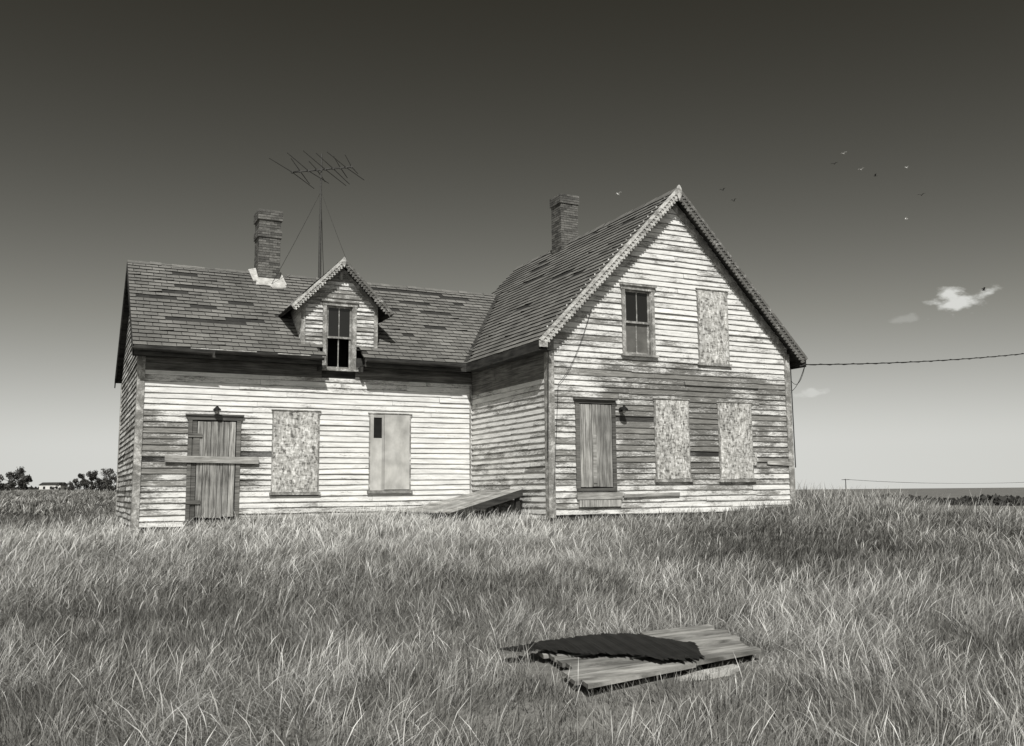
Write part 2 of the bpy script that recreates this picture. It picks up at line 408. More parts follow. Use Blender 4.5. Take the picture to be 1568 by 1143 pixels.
shingles(sh,(Wd+EV,0,E),(0,1,0),Vector((-Sm.x,0,Sm.z)),Vector((-Nm.x,0,Nm.z)),lambda s:(-OV-.03,D+OV+.02),LM)
shingles(sh,(0,d1+WD+EW,E),(1,0,0),Vector((0,-Sw.y,Sw.z)),Vector((0,-Nw.y,Nw.z)),lambda s:(x_l-.03,.3),LW)
LDm=math.hypot(dh,dz-de); Sd=Vector((dh,0,dz-de))/LDm; Nd=Vector((-(dz-de),0,dh))/LDm
shingles(sh,(dc-dh,0,de),(0,1,0),Sd,Nd,lambda s:(yf-.02,yb(de+s*Sd.z)),LDm,ex=.17,wdt=.25)
shingles(sh,(dc+dh,0,de),(0,1,0),Vector((-Sd.x,0,Sd.z)),Vector((-Nd.x,0,Nd.z)),lambda s:(yf-.02,yb(de+s*Sd.z)),LDm,ex=.17,wdt=.25)
def ridge(p0,p1,w,z):
    p0,p1=Vector(p0),Vector(p1);n=int((p1-p0).length/.28);dv=(p1-p0)/n;dn=dv.normalized();sd=dn.cross(Vector((0,0,1)))
    for i in range(n):
        o=p0+dv*i+Vector((0,0,random.gauss(0,.006)));r=random.random()
        P=[o-sd*w-Vector((0,0,z)),o+Vector((0,0,.03)),o+sd*w-Vector((0,0,z)),o+dv*1.04-sd*w-Vector((0,0,z)),o+dv*1.04+Vector((0,0,.022)),o+dv*1.04+sd*w-Vector((0,0,z))]
        sh.add(P,[(0,1,4,3),(1,2,5,4)],(.5,r,.15))
ridge((x_l-.03,yr,RW+.02),(vx,yr,RW+.02),.12,.07); ridge((Wd/2,-OV-.02,R+.02),(Wd/2,D+OV,R+.02),.11,.10); ridge((dc,yf-.02,dz+.02),(dc,yb(dz),dz+.02),.09,.08)
sh.obj("roof_shingles",M_sh,H)
vf=MB()
v0=Vector((-EV,ye,E));v1=Vector((vx,yr,RW)); vf.slab([v0+Vector((-.09,0,.040)),v0+Vector((.09,0,.055)),v1+Vector((.05,0,.055)),v1+Vector((-.09,0,.040))],(0,0,.01)); 
vf.obj("valley_flashing",M_wd,H)

# -- fascia, soffit, frieze
da=MB()
da.box(x_l,wx0,ye-.035,ye-.003,E-.23,E-.005); da.box(wx1,-EV,ye-.035,ye-.003,E-.23,E-.005)
da.box(-EV-.035,-EV-.003,-OV,ye-.0,E-.23,E-.005)
da.box(x_l,wx0,ye,d1-.03,E-.20,E-.17); da.box(wx1,-EV,ye,d1-.03,E-.20,E-.17); da.box(-EV,-.03,-OV+.02,ye,E-.215,E-.185)
da.box(Wd+EV+.003,Wd+EV+.035,-OV,D+OV,E-.21,E-.005)
for xa,xb in ((x_l-.05,-6.9),(-6.85,wx0+.02),(wx1,-.55)):
    dr=random.uniform(-.05,-.01)
    n=8
    for i in range(n):
        a0=math.pi*i/n;a1=math.pi*(i+1)/n;r=.065
        p=[(xa,ye-.11-r*math.cos(a0),E-.06-r*math.sin(a0)),(xb,ye-.11-r*math.cos(a0),E-.06+dr-r*math.sin(a0)),(xb,ye-.11-r*math.cos(a1),E-.06+dr-r*math.sin(a1)),(xa,ye-.11-r*math.cos(a1),E-.06-r*math.sin(a1))]
        da.add(p,[(0,1,2,3)],(.5,.6,0))
da.obj("eaves_fascia",M_wd,H)
tr=MB()
tr.box(-7.4,-5.9,ye-.20,ye-.19,E-.045,E-.025); tr.box(-5.4,-4.6,ye-.20,ye-.19,E-.06,E-.04)
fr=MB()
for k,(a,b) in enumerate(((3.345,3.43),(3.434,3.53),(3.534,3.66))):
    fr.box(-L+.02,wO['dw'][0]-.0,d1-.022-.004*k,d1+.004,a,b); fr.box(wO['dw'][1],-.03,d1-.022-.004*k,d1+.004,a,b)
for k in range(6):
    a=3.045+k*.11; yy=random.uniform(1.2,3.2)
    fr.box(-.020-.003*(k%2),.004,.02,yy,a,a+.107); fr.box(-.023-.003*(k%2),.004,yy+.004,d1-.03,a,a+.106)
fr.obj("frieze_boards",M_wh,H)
cb=MB()
cb.box(-.045,.13,-.047,-.004,-.15,4.0); cb.box(-.044,-.005,-.003,.12,-.15,3.8)
cb.box(Wd-.13,Wd+.045,-.047,-.004,-.1,4.0); cb.box(Wd+.005,Wd+.044,-.003,.12,-.1,3.8)
cb.box(-L-.045,-L+.12,d1-.047,d1-.004,-.35,3.7); cb.box(-L-.044,-L-.005,d1-.003,d1+.13,-.35,3.7)
cb.box(-.09,-.046,d1-.04,d1-.002,-.2,3.3)
cb.box(-L-.045,-L-.005,d1+WD-.12,d1+WD+.04,-.35,3.7)
cb.obj("corner_boards",M_trimg,H)
# -- barge boards with scalloped edging
rk=MB(); rkd=MB(); dkx=MB()
def rake(rk,xe,ze,xm,zm,y,wb=.15,th=.035,tooth=.042,sp=.10,edge=None):
    p0=Vector((xe,0,ze));p1=Vector((xm,0,zm));d=(p1-p0);ln=d.length;d.normalize()
    nrm=Vector((-d.z,0,d.x)); 
    if nrm.z>0:nrm=-nrm
    o=p0+Vector((0,y,0))
    rk.obox(o+nrm*.035,d*ln,Vector((0,-th,0)),nrm*(wb-.035),(.5,.5,0))
    (edge or rk).obox(o-nrm*.035-Vector((0,0,0)),d*ln,Vector((0,-.03-th,0)),nrm*.07,(.5,.5,0))
    n=int(ln/sp)
    for i in range(n):
        c=o+d*(i+.5)*sp+Vector((0,-th-.002,0))+nrm*(.036)
        a=tooth*.55; P=[]
        for y_ in (0,-.022):
            P+=[c+d*(-a)+Vector((0,y_,0)),c+d*a+Vector((0,y_,0)),c+d*a*.7+nrm*tooth*.8+Vector((0,y_,0)),c+nrm*tooth*1.15+Vector((0,y_,0)),c-d*a*.7+nrm*tooth*.8+Vector((0,y_,0))]
        rk.add(P,[(9,8,7,6,5)]+[(k,(k+1)%5,5+(k+1)%5,5+k) for k in range(5)],(.5,random.random(),0))
    for i in range(n):
        if random.random()<.06: continue
        c=o+d*(i+.5)*sp+nrm*(wb-.004)
        a=sp*.34;P=[]
        for y_ in (0,-th):
            P+=[c+d*(-a)+Vector((0,y_,0)),c+d*a+Vector((0,y_,0)),c+nrm*.045+d*a*.5+Vector((0,y_,0)),c+nrm*.045-d*a*.5+Vector((0,y_,0))]
        rk.add(P,[(7,6,5,4),(1,2,6,5),(2,3,7,6),(3,0,4,7)],(.5,random.random(),0))
rake(rk,-EV-.02,E-.01,Wd/2,R,-OV-.002); rake(rkd,Wd+EV+.02,E-.01,Wd/2,R,-OV-.002,edge=dkx)
rake(rk,dc-dh-.01,de,dc,dz,yf-.002,.10,.03,.035,.085); rake(rkd,dc+dh+.01,de,dc,dz,yf-.002,.10,.03,.035,.085,edge=dkx)
def finial(x,z,y,s):
    P=[(x-.05*s,z+.06*s),(x,z+.11*s),(x+.05*s,z+.06*s),(x+.085*s,z-.02*s),(x+.06*s,z-.22*s),(x,z-.36*s),(x-.06*s,z-.22*s),(x-.085*s,z-.02*s)]
    rk.slab([(a,y-.03,b) for a,b in P],(0,-.035,0),(.5,.5,0))
finial(Wd/2,R,-OV-.045,.9); finial(dc,dz,yf-.04,.6)
rk.box(-EV-.06,-EV+.16,-OV-.05,-OV-.037,E-.16,E-.02,(.5,.5,0)); 
rk.obj("barge_boards_left",M_trim,H); rkd.obj("barge_boards_right",M_trimd,H); dkx.obj("barge_board_cap",M_trimd,H)
rw=MB()
def wallrake(xe,ze,xm,zm,y,w=.17,th=.03,drop=.10):
    p0=Vector((xe,y,ze));p1=Vector((xm,y,zm));d=(p1-p0);ln=d.length;d.normalize();nrm=Vector((-d.z,0,d.x))
    if nrm.z>0:nrm=-nrm
    rw.obox(p0+nrm*drop,d*ln,Vector((0,-th-.016,0)),nrm*w,(.5,.4,0))
wallrake(.03,E+(.03+EV)*SL,Wd/2,R,-.004); wallrake(Wd-.03,E+(.03+EV)*SL,Wd/2,R,-.004)
rw.obj("gable_frieze_boards",M_trimg,H)
lb=MB()
for y0,y1 in ((ye,yr),(d1+WD+EW,yr)):
    p0=Vector((x_l-.004,y0,E));p1=Vector((x_l-.004,y1,RW)); lb.obox(p0,p1-p0,Vector((-.03,0,0)),Vector((0,0,-.24)))
lb.box(x_l-.02,-L-.0,ye,ye+.03,E-.24,E-.09)
lb.obj("gable_end_barge_boards",M_wd,H)

# -- dormer walls
dw=MB(); dx0,dx1=-4.68,-2.74
def dr(z):
    if z<de+.33: return (dx0,dx1)
    k=(dz-.04-z)/((dz-de)/dh); return (dc-k,dc+k)
claps(dw,(0,d1-.02,0),(1,0,0),(0,-1,0),4.18,dz-.08,dr,[(wO['dw'][0],wO['dw'][1],3.5,5.33)],lambda x,z:.54,.105)
for xx,n in ((dx0,-1),(dx1,1)):
    z=4.22
    while z<de+.3:
        yy=yb(z+.06); dw.box(min(xx,xx+n*.02),max(xx,xx+n*.02),d1,max(yy,d1+.01),z,z+.118,(.5,random.random(),0)); z+=.125
dw.obj("dormer_clapboards",M_clap,H)
db=MB()
db.box(dx0+.02,wO['dw'][0],d1-.015,d1+.05,4.1,5.3,(.5,.3,0)); db.box(wO['dw'][1],dx1-.02,d1-.015,d1+.05,4.1,5.3,(.5,.3,0))
db.slab([(dx0+.02,d1-.015,5.3),(dx1-.02,d1-.015,5.3),(dc,d1-.015,dz-.07)],(0,-.06,0),(.5,.3,0)); db.obj("dormer_sheathing",M_wd,H)
dt=MB()
dt.box(dx0-.03,dx0+.07,d1-.070,d1-.03,4.15,5.36); dt.box(dx1-.07,dx1+.03,d1-.070,d1-.03,4.15,5.36)
dt.box(dx0+.1,dx1-.1,d1-.068,d1-.03,5.42,5.52)
for s_ in (1,-1):
    p0=Vector((dc+s_*(.97),d1-.03,dz-.97*(dz-de)/dh-.1));p1=Vector((dc,d1-.03,dz-.1)); dt.obox(p0,p1-p0,Vector((0,-.035,0)),Vector((0,0,-.11)))
dt.box(dc-.04,dc+.04,d1-.078,d1-.066,5.9,6.25)
dt.obj("dormer_trim",M_trimg,H)

# -- windows
def window(nm,x0,x1,z0,z1,y,lower_glass=False):
    t=MB(); w=.095
    t.box(x0,x0+w,y-.05,y+.02,z0+.05,z1-w); t.box(x1-w,x1,y-.05,y+.02,z0+.05,z1-w)
    t.box(x0-.02,x1+.02,y-.058,y+.02,z1-w,z1); t.box(x0-.05,x1+.05,y-.10,y+.02,z1,z1+.035)
    t.box(x0-.05,x1+.05,y-.11,y+.02,z0,z0+.05)
    t.box(x0+w,x0+w+.02,y-.02,y+.16,z0+.05,z1-w); t.box(x1-w-.02,x1-w,y-.02,y+.16,z0+.05,z1-w); t.box(x0+w+.02,x1-w-.02,y-.02,y+.16,z0+.05,z0+.07)
    t.obj(nm+"_casing",M_trimg,H)
    s=MB(); a,b=x0+w+.02,x1-w-.02; zm=(z0+z1)/2-.02; mid=(a+b)/2
    for (lo,hi,yy) in ((zm-.02,z1-w,y+.03),(z0+.07,zm+.03,y+.07)):
        s.box(a,a+.045,yy,yy+.035,lo,hi); s.box(b-.045,b,yy,yy+.035,lo,hi)
        s.box(a+.045,b-.045,yy,yy+.035,hi-.045,hi); s.box(a+.045,b-.045,yy,yy+.035,lo,lo+.05); s.box(mid-.012,mid+.012,yy+.005,yy+.03,lo+.05,hi-.045)
    s.obj(nm+"_sashes",M_trimg,H)
    gl=MB(); gl.box(a+.04,b-.04,y+.045,y+.049,zm+.02,z1-w-.04); gl.obj(nm+"_upper_panes",M_glass,H)
    if lower_glass:
        gl=MB(); gl.box(a+.04,b-.04,y+.085,y+.089,z0+.1,zm+.0); gl.obj(nm+"_lower_panes",M_curt,H)
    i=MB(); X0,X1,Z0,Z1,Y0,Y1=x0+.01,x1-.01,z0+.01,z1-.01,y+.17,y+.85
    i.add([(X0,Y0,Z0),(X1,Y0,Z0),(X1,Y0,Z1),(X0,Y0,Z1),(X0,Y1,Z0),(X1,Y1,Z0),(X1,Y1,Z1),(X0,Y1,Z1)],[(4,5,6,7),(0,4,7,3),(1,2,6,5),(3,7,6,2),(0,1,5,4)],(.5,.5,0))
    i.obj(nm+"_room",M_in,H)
window("gable_window",*gO['win'],0,True)
window("dormer_window",*wO['dw'],d1-.02,False)

# -- boarded windows
bt=MB(); bo=MB(); bp_=MB()
def boarded(x0,x1,z0,z1,y,mb):
    w=.06
    bt.box(x0,x0+w,y-.045,y+.004,z0+.04,z1-w); bt.box(x1-w,x1,y-.045,y+.004,z0+.04,z1-w); bt.box(x0-.02,x1+.02,y-.05,y+.004,z1-w,z1)
    bt.box(x0-.03,x1+.03,y-.07,y+.004,z1,z1+.025)
    bt.box(x0-.04,x1+.04,y-.085,y+.004,z0-.03,z0+.04)
    return (x0+.025,x1-.045,z0+.045,z1-.03)
for k,y in (('o1',0),('o2',0),('oU',0)):
    a=boarded(*gO[k],y,bo)
    tl=random.uniform(-.012,.012)
    bo.obox((a[0],y-.066,a[2]),(a[1]-a[0],0,tl),(0,.014,0),(tl,0,a[3]-a[2]))
bo.box(5.80,5.99,-.068,-.054,1.05,1.38)
a=boarded(*wO['o'],d1,bo); bo.box(a[0],a[1],d1-.066,d1-.052,a[2],a[3])
a=boarded(*wO['ply'],d1,bp_)
hx0,hx1,hz0,hz1=-2.79,-2.57,1.84,2.37
sx=-2.50
bp_.box(a[0],hx0,d1-.064,d1-.052,a[2],a[3]); bp_.box(hx0,hx1,d1-.064,d1-.052,a[2],hz0); bp_.box(hx0,hx1,d1-.064,d1-.052,hz1,a[3]); bp_.box(hx1,sx,d1-.064,d1-.052,a[2],a[3]); bp_.box(sx+.006,a[1],d1-.068,d1-.056,a[2]+.02,a[3]+.01)
hb=MB(); hb.box(hx0-.02,hx1+.02,d1-.045,d1-.03,hz0-.02,hz1+.02); hb.obj("plywood_hole_dark_sheet",M_in,H)  # near-black sheet, painting the darkness seen through the plywood hole
bt.obj("boarded_window_casings",M_trimg,H); bo.obj("strand_board_panels",M_osb,H); bp_.obj("plywood_panel",M_ply,H)

# -- doors
dd=MB(); dh_=MB(); dl=MB(); dk=MB()
def planks(x0,x1,z0,z1,y,n):
    ws=[random.uniform(.8,1.2) for _ in range(n)];t=sum(ws);x=x0
    for w in ws:
        xx=x+(x1-x0)*w/t; dd.box(x+.006,xx-.006,y-random.uniform(.03,.04),y+.0,z0+random.uniform(0,.03),z1-random.uniform(0,.012)); x=xx
x0,x1,z0,z1=wO['door']; y=d1
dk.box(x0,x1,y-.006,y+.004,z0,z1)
planks(x0+.19,x1-.10,z0+.05,z1-.13,y-.012,6)
dh_.box(x0-.02,x0+.07,y-.055,y-.008,z0,z1-.1); dh_.box(x1-.08,x1+.02,y-.055,y-.008,z0,z1-.1); dh_.box(x0-.05,x1+.05,y-.065,y-.008,z1-.10,z1+.0); dh_.box(x0-.09,x1+.08,y-.10,y-.008,z1,z1+.04)
dh_.box(x0+.08,x0+.18,y-.03,y-.012,z0,z1-.11)
dh_.box(x0-.06,x1+.06,y-.12,y+.0,z0-.07,z0)
for zz in (z0+.38,z0+1.95): dh_.box(x0-.02,x0+.30,y-.075,y-.058,zz,zz+.09)
dh_.box(x0+.1,x0+.24,y-.058,y-.055,z0+1.5,z0+1.95)
dl.obox((-7.82,y-.098,1.20),(2.14,0,-.035),(0,.03,0),(0,0,.155))
x0,x1,z0,z1=gO['door']; y=0
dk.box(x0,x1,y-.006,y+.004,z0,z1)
planks(x0+.10,x1-.08,z0+.06,z1-.10,y-.012,5)
dh_.box(x0-.01,x0+.09,y-.055,y-.008,z0,z1-.08); dh_.box(x1-.07,x1+.03,y-.055,y-.008,z0,z1-.08); dh_.box(x0-.02,x1+.02,y-.07,y-.008,z1-.08,z1); dh_.box(x0-.06,x1+.05,y-.13,y-.008,z1,z1+.035)
dh_.box(x0+.0,x1-.0,y-.09,y+.0,z0-.02,z0+.05)
dl.box(.68,1.90,-.075,-.045,.25,.41); dd.box(.72,1.86,-.08,-.05,.08,.235)
dl.box(1.13,1.22,-.064,-.055,.62,1.75)
dk.obj("door_dark_backing",M_in,H); dd.obj("plank_doors",M_wv,H); dh_.obj("door_frames",M_wh,H); dl.obj("nailed_planks",M_wl,H)  # near-black flat panels stand in for the dark behind the door planks
tr.obj("fascia_strip",M_trim,H)
lc=MB(); lc.obox((6.35,-.06,1.08),(.8,0,-.035),(0,.015,0),(0,0,.09)); lc.obox((1.95,-.07,.28),(1.6,0,.03),(0,.015,0),(0,0,.08)); lc.obj("loose_boards",M_wl,H)

# -- lamps
def lamp(x,y,z):
    l=MB(); l.cyl((x,y,z),(x,y-.04,z),.055,.055,14); l.cyl((x,y-.04,z),(x,y-.14,z+.02),.018,.018,8)
    l.cyl((x,y-.15,z+.06),(x,y-.15,z+.0),.03,.09,16,cap=False); l.cyl((x,y-.15,z+.0),(x,y-.15,z-.03),.09,.095,16,cap=False); l.cyl((x,y-.15,z+.08),(x,y-.15,z+.06),.03,.03,10)
    l.obj("porch_lamp_shade",M_blk,H)
    b=MB(); b.cyl((x,y-.15,z-.01),(x,y-.15,z-.06),.03,.042,12); b.cyl((x,y-.15,z-.06),(x,y-.15,z-.10),.042,.02,12); b.obj("porch_lamp_jar",M_flash,H)
lamp(-6.70,d1-.04,2.45); lamp(1.92,-.05,2.36)

# -- chimneys
def chimney(nm,cx,cy,z0,z1,w,prof):
    br=MB(); mo=MB(); bh_=.072; z=z0; k=0
    mo.box(cx-w/2+.012,cx+w/2-.012,cy-w/2+.012,cy+w/2-.012,z0,z1-.01)
    while z<z1-.01:
        e=prof((z1-z)); hw=w/2+e
        if e>0: mo.box(cx-hw+.01,cx+hw-.01,cy-hw+.01,cy+hw-.01,z,z+bh_)
        n=3; bl_=2*hw/n
        for side in range(4):
            ang=side*math.pi/2; u=Vector((math.cos(ang),math.sin(ang),0)); nn=Vector((math.sin(ang),-math.cos(ang),0))
            off=(bl_/2 if (k+side)%2 else 0)
            xs=[-hw]+[(-hw+off+i*bl_) for i in range(0 if off else 1,n)]+[hw]
            xs=sorted(set(round(q,4) for q in xs))
            for xa,xb in zip(xs[:-1],xs[1:]):
                if xb-xa<.03: continue
                if random.random()<.012: continue
                j=random.uniform(0,.007)
                o=Vector((cx,cy,z+.005))+nn*(hw-.04+j)+u*(xa+.005)
                br.obox(o,u*(xb-xa-.010),nn*.04,Vector((0,0,bh_-.012)))
        z+=bh_;k+=1
    mo.obj(nm+"_mortar",M_mortar,H); br.obj(nm+"_bricks",M_br,H)
    fl=MB(); fl.cyl((cx,cy,z1-.0),(cx,cy,z1+.02),w*.33,w*.33,12); fl.obj(nm+"_flue",M_in,H)
chimney("wing_chimney",-4.97,yr-.05,5.9,8.42,.60,lambda t:.045 if t<.32 else(.0 if t<.62 else (.035 if t<.80 else 0)))
chimney("main_chimney",Wd/2+.0,5.45,7.2,9.42,.60,lambda t:.035 if t<.3 else 0)
fl=MB()
cyw=yr-.05-.33
fl.slab([(-5.38,cyw-.30,zs_w(cyw-.30)+.05),(-5.1,cyw-.25,zs_w(cyw-.25)+.05),(-4.85,cyw-.36,zs_w(cyw-.36)+.05),(-4.55,cyw-.30,zs_w(cyw-.30)+.05),(-4.60,cyw+.02,zs_w(cyw)+.10),(-5.30,cyw+.02,zs_w(cyw)+.10)],(0,0,.03))
fl.slab([(-5.42,cyw-.1,zs_w(cyw-.1)+.06),(-5.26,cyw-.1,zs_w(cyw-.1)+.08),(-5.28,yr,RW+.16),(-5.48,yr,RW+.10)],(0,0,.03))
fl.slab([(-4.68,cyw-.2,zs_w(cyw-.2)+.07),(-4.52,cyw-.2,zs_w(cyw-.2)+.07),(-4.56,yr,RW+.1),(-4.66,yr,RW+.1)],(0,0,.03))
fl.obj("chimney_flashing",M_flash,H)

# -- hanging cables on the corner
hc=MB()
def cat(p0,p1,sag,n=14):
    p0,p1=Vector(p0),Vector(p1);return [p0.lerp(p1,i/n)-Vector((0,0,sag*4*(i/n)*(1-i/n))) for i in range(n+1)]
hc.tube(cat((1.15,-.07,4.75),(.22,-.07,2.9),.25),.006); hc.tube(cat((.22,-.07,2.9),(.06,-.08,.4),.02),.006)
hc.tube(cat((-.10,-.2,3.7),(-.07,-.06,1.2),.02),.011)
hc.tube([(Wd+.06,-.06,3.6),(Wd+.07,-.06,1.0)],.014)
hc.tube(cat((Wd+EV,-OV,3.72),(Wd+.05,-.06,3.0),.12),.008); hc.tube(cat((Wd+EV,-OV,3.70),(Wd+.05,-.06,3.3),.28),.007)
hc.obj("service_cables",M_wire,H)
bk=MB()
for x in (-4.25,-3.19): bk.obox((x-.03,d1-.30,3.50),(.06,0,0),(0,.27,0),(0,0,.14))
bk.obj("dormer_brackets",M_wd,H)

# ------------------------------------------------------------------ cellar bulkhead (ramp)
ra=empty("cellar_bulkhead")
P1,P2,P3,P4=Vector((-.12,1.15,.50)),Vector((-.12,3.5,.48)),Vector((-2.35,3.5,-.02)),Vector((-1.95,1.15,-.02))
b1=MB(); n=11
for i in range(n):
    f0,f1=i/n,(i+1)/n-.010; j=Vector((0,0,random.uniform(0,.02)));k=random.uniform(-.10,.05)
    a=P1.lerp(P2,f0)+j;b=P1.lerp(P2,f1)+j;c=P4.lerp(P3,f1)+j;d_=P4.lerp(P3,f0)+j
    c=c+(c-b)*k*.3;d_=d_+(d_-a)*k*.3
    b1.slab([a,d_,c,b],(0,0,.028))
o=b1.obj("deck_planks",M_wl,ra)
b2=MB(); 
b2.slab([P1+Vector((0,-.03,-.0)),P4+Vector((0,-.03,-.0)),P4+Vector((0,-.03,-.16)),P1+Vector((0,-.03,-.16))],(0,-.05,0))
b2.slab([P2+Vector((0,0,-.03)),P3+Vector((0,0,-.03)),P3+Vector((0,0,-.5)),P2+Vector((0,0,-.9))],(0,-.05,0))
for f in (.05,.35,.65): 
    q=P1.lerp(P4,f); b2.box(q.x-.05,q.x+.05,1.2,1.3,-.8,q.z-.05)
b2.obj("frame",M_wd,ra)

# ------------------------------------------------------------------ collapsed platform in the grass
pl=empty("wooden_platform")
q0,q1,q2,q3=Vector((-6.88,-13.20,0)),Vector((-5.07,-12.77,0)),Vector((-4.58,-11.50,0)),Vector((-6.50,-11.72,0))
zp=-.775
pm=MB(); n=8
for i in range(n):
    f0,f1=i/n,(i+1)/n-.016
    a=q0.lerp(q3,f0);b=q1.lerp(q2,f0);c=q1.lerp(q2,f1);d_=q0.lerp(q3,f1)
    sp=.56+random.uniform(-.012,.012) ; jz=Vector((0,0,zp+random.uniform(-.008,.008)))
    e0=random.uniform(-.04,.05);e1=random.uniform(-.04,.05)
    m0=a.lerp(b,sp);m1=d_.lerp(c,sp)
    pm.slab([a.lerp(b,e0)+jz,m0-(b-a)*.002+jz,m1-(b-a)*.002+jz,d_.lerp(c,e0)+jz],(0,0,.028),(.5,random.random(),0))
    jz2=jz+Vector((0,0,.012+random.uniform(.0,.012)))
    pm.slab([m0+jz2,b.lerp(a,e1)+jz2,c.lerp(d_,e1)+jz2,m1+jz2],(0,0,.028),(.5,random.random(),0))
pm.obj("planks",M_pk,pl)
fm=MB()
for f in (.06,.36,.66,.92):
    a=q0.lerp(q1,f).lerp(q3.lerp(q2,f),.04);b=q3.lerp(q2,f);dn=(q1-q0).normalized()*.07; fm.slab([a+Vector((0,0,zp-.04)),a+dn+Vector((0,0,zp-.04)),b+dn+Vector((0,0,zp-.04)),b+Vector((0,0,zp-.04))],(0,0,.06))
fm.obj("joists",M_wd,pl)
tp=MB()
def P(u,v,z=.010): 
    a=q0.lerp(q1,u).lerp(q3.lerp(q2,u),v); return (a.x,a.y,zp+z)
us=np.linspace(0,1,120)
rows=[]
for i,s_ in enumerate(us):
    u=-.20+s_*.90
    lo=float(np.interp(u,[-.20,0,.12,.25,.33,.40,.50,.62,.70],[.86,.74,.56,.44,.36,.16,.04,.03,.36]))+random.uniform(-.05,.04)
    hi=float(np.interp(u,[-.20,0,.2,.35,.50,.60,.70],[.93,1.01,1.03,1.03,.92,.66,.42]))+random.uniform(-.03,.02)
    hi=max(hi,lo+.03)
    zz=.036+.003*math.sin(i*.6)
    rows.append((P(u,lo,zz-.004),P(u,(lo+hi)/2,zz+.004*random.random()),P(u,hi,zz-.004)))
for r0,r1 in zip(rows[:-1],rows[1:]):
    tp.add([r0[0],r1[0],r1[1],r0[1],r1[2],r0[2]],[(0,1,2,3),(3,2,4,5)],(.5,.5,0))
tp.obj("tar_paper",M_blk,pl)
stn=MB(); c=q0.lerp(q1,.42)+Vector((0,-.08,0)); dn=(q1-q0).normalized(); pn=Vector((dn.y,-dn.x,0))
pts=[c+dn*.0,c+dn*.18+pn*.09,c+dn*.42+pn*.11,c+dn*.62+pn*.05,c+dn*.66-pn*.04,c+dn*.3-pn*.05]
stn.slab([p+Vector((0,0,-.815)) for p in pts],(0,0,.1)); stn.obj("stone_slab",M_flash,pl)

# ------------------------------------------------------------------ TV antenna
an=MB(); mx,my=-3.45,yr
an.cyl((mx,my,RW-.05),(mx,my,10.45),.030,.026,8); an.cyl((mx,my,RW+.0),(mx,my,8.6),.040,.040,8)
bd=(rt*.99+fh*.10).normalized(); pd=(fh*.86+rt*.50).normalized(); c0=Vector((mx,my,9.96))
s0=c0-bd*.88+Vector((0,0,-.10)); s1=c0+bd*.92+Vector((0,0,.12)); an.cyl(s0,s1,.026,.026,6)
for f,hl,vv in ((.02,.95,0),(.15,.40,.0),(.28,.90,0),(.42,.36,0),(.55,.95,0),(.68,.75,0),(.80,.32,0),(.89,.85,0),(.98,.30,0)):
    c=s0.lerp(s1,f)
    for sg in (1,-1): an.cyl(c,c+(pd*hl+Vector((0,0,random.uniform(-.30,-.12))))*sg,.014,.011,5)
    an.box(c.x-.025,c.x+.025,c.y-.025,c.y+.025,c.z-.035,c.z+.035)
for p in ((mx-1.5,my-.6,zs_w(my-.6)+.03),(mx+1.0,my-1.1,zs_w(my-1.1)+.03),(mx+.5,my+1.2,zs_w(my-1.2)+.0)): an.tube(cat((mx,my,9.3),p,.05,8),.0085,4)
an.tube(cat((mx,my-.02,9.9),(mx+.04,my-.05,RW+.1),.0,6),.007,4)
an.obj("tv_antenna",M_metal)

# ------------------------------------------------------------------ utility poles and wires
def pole(nm,p,h,arm,k=1.0):
    z=ghs(p[0],p[1]); mb=MB(); mb.cyl((p[0],p[1],z-.3),(p[0],p[1],z+h),.15*k,.10*k,10)
    mb.obox(Vector((p[0],p[1],z+h-.5))-arm*1.1*k-Vector((0,.05,0)),arm*2.2*k,Vector((0,.1,0)),Vector((0,0,.14*k)))
    for s_ in (-.95,-.4,.4,.95): mb.cyl(Vector((p[0],p[1],z+h-.38))+arm*s_*k,Vector((p[0],p[1],z+h-.2))+arm*s_*k,.05,.03,8)
    return mb.obj(nm,M_wd), Vector((p[0],p[1],z+h-.22))
pA=W3(36,27.5,0); ob,tA=pole("utility_pole",pA,8.0,fh)
wr=MB(); st=Vector((Wd+EV,-OV,3.70)); en=Vector((tA.x,tA.y,6.85)); cpts=cat(st,en,.40,60); wr.tube(cpts,.014,5)
tw=[p+Vector((0,.022*math.sin(i*1.9),.022*math.cos(i*1.9))) for i,p in enumerate(cat(st,en,.40,120))]; wr.tube(tw,.008,4)
wr.cyl(st,st+Vector((-.15,.05,-.05)),.03,.03,8); wr.obj("service_wire",M_wire)
pB=W3(420,151,0); _,tB=pole("utility_pole",pB,10.5,rt,1.6); pC=W3(330,230,0); _,tC=pole("utility_pole",pC,10.5,rt,1.6)
w2=MB()
for s_ in (-.9,.9): w2.tube(cat(tB+rt*s_,tC+rt*s_,2.5,20),.04,4)
w2.obj("power_line",M_wire)

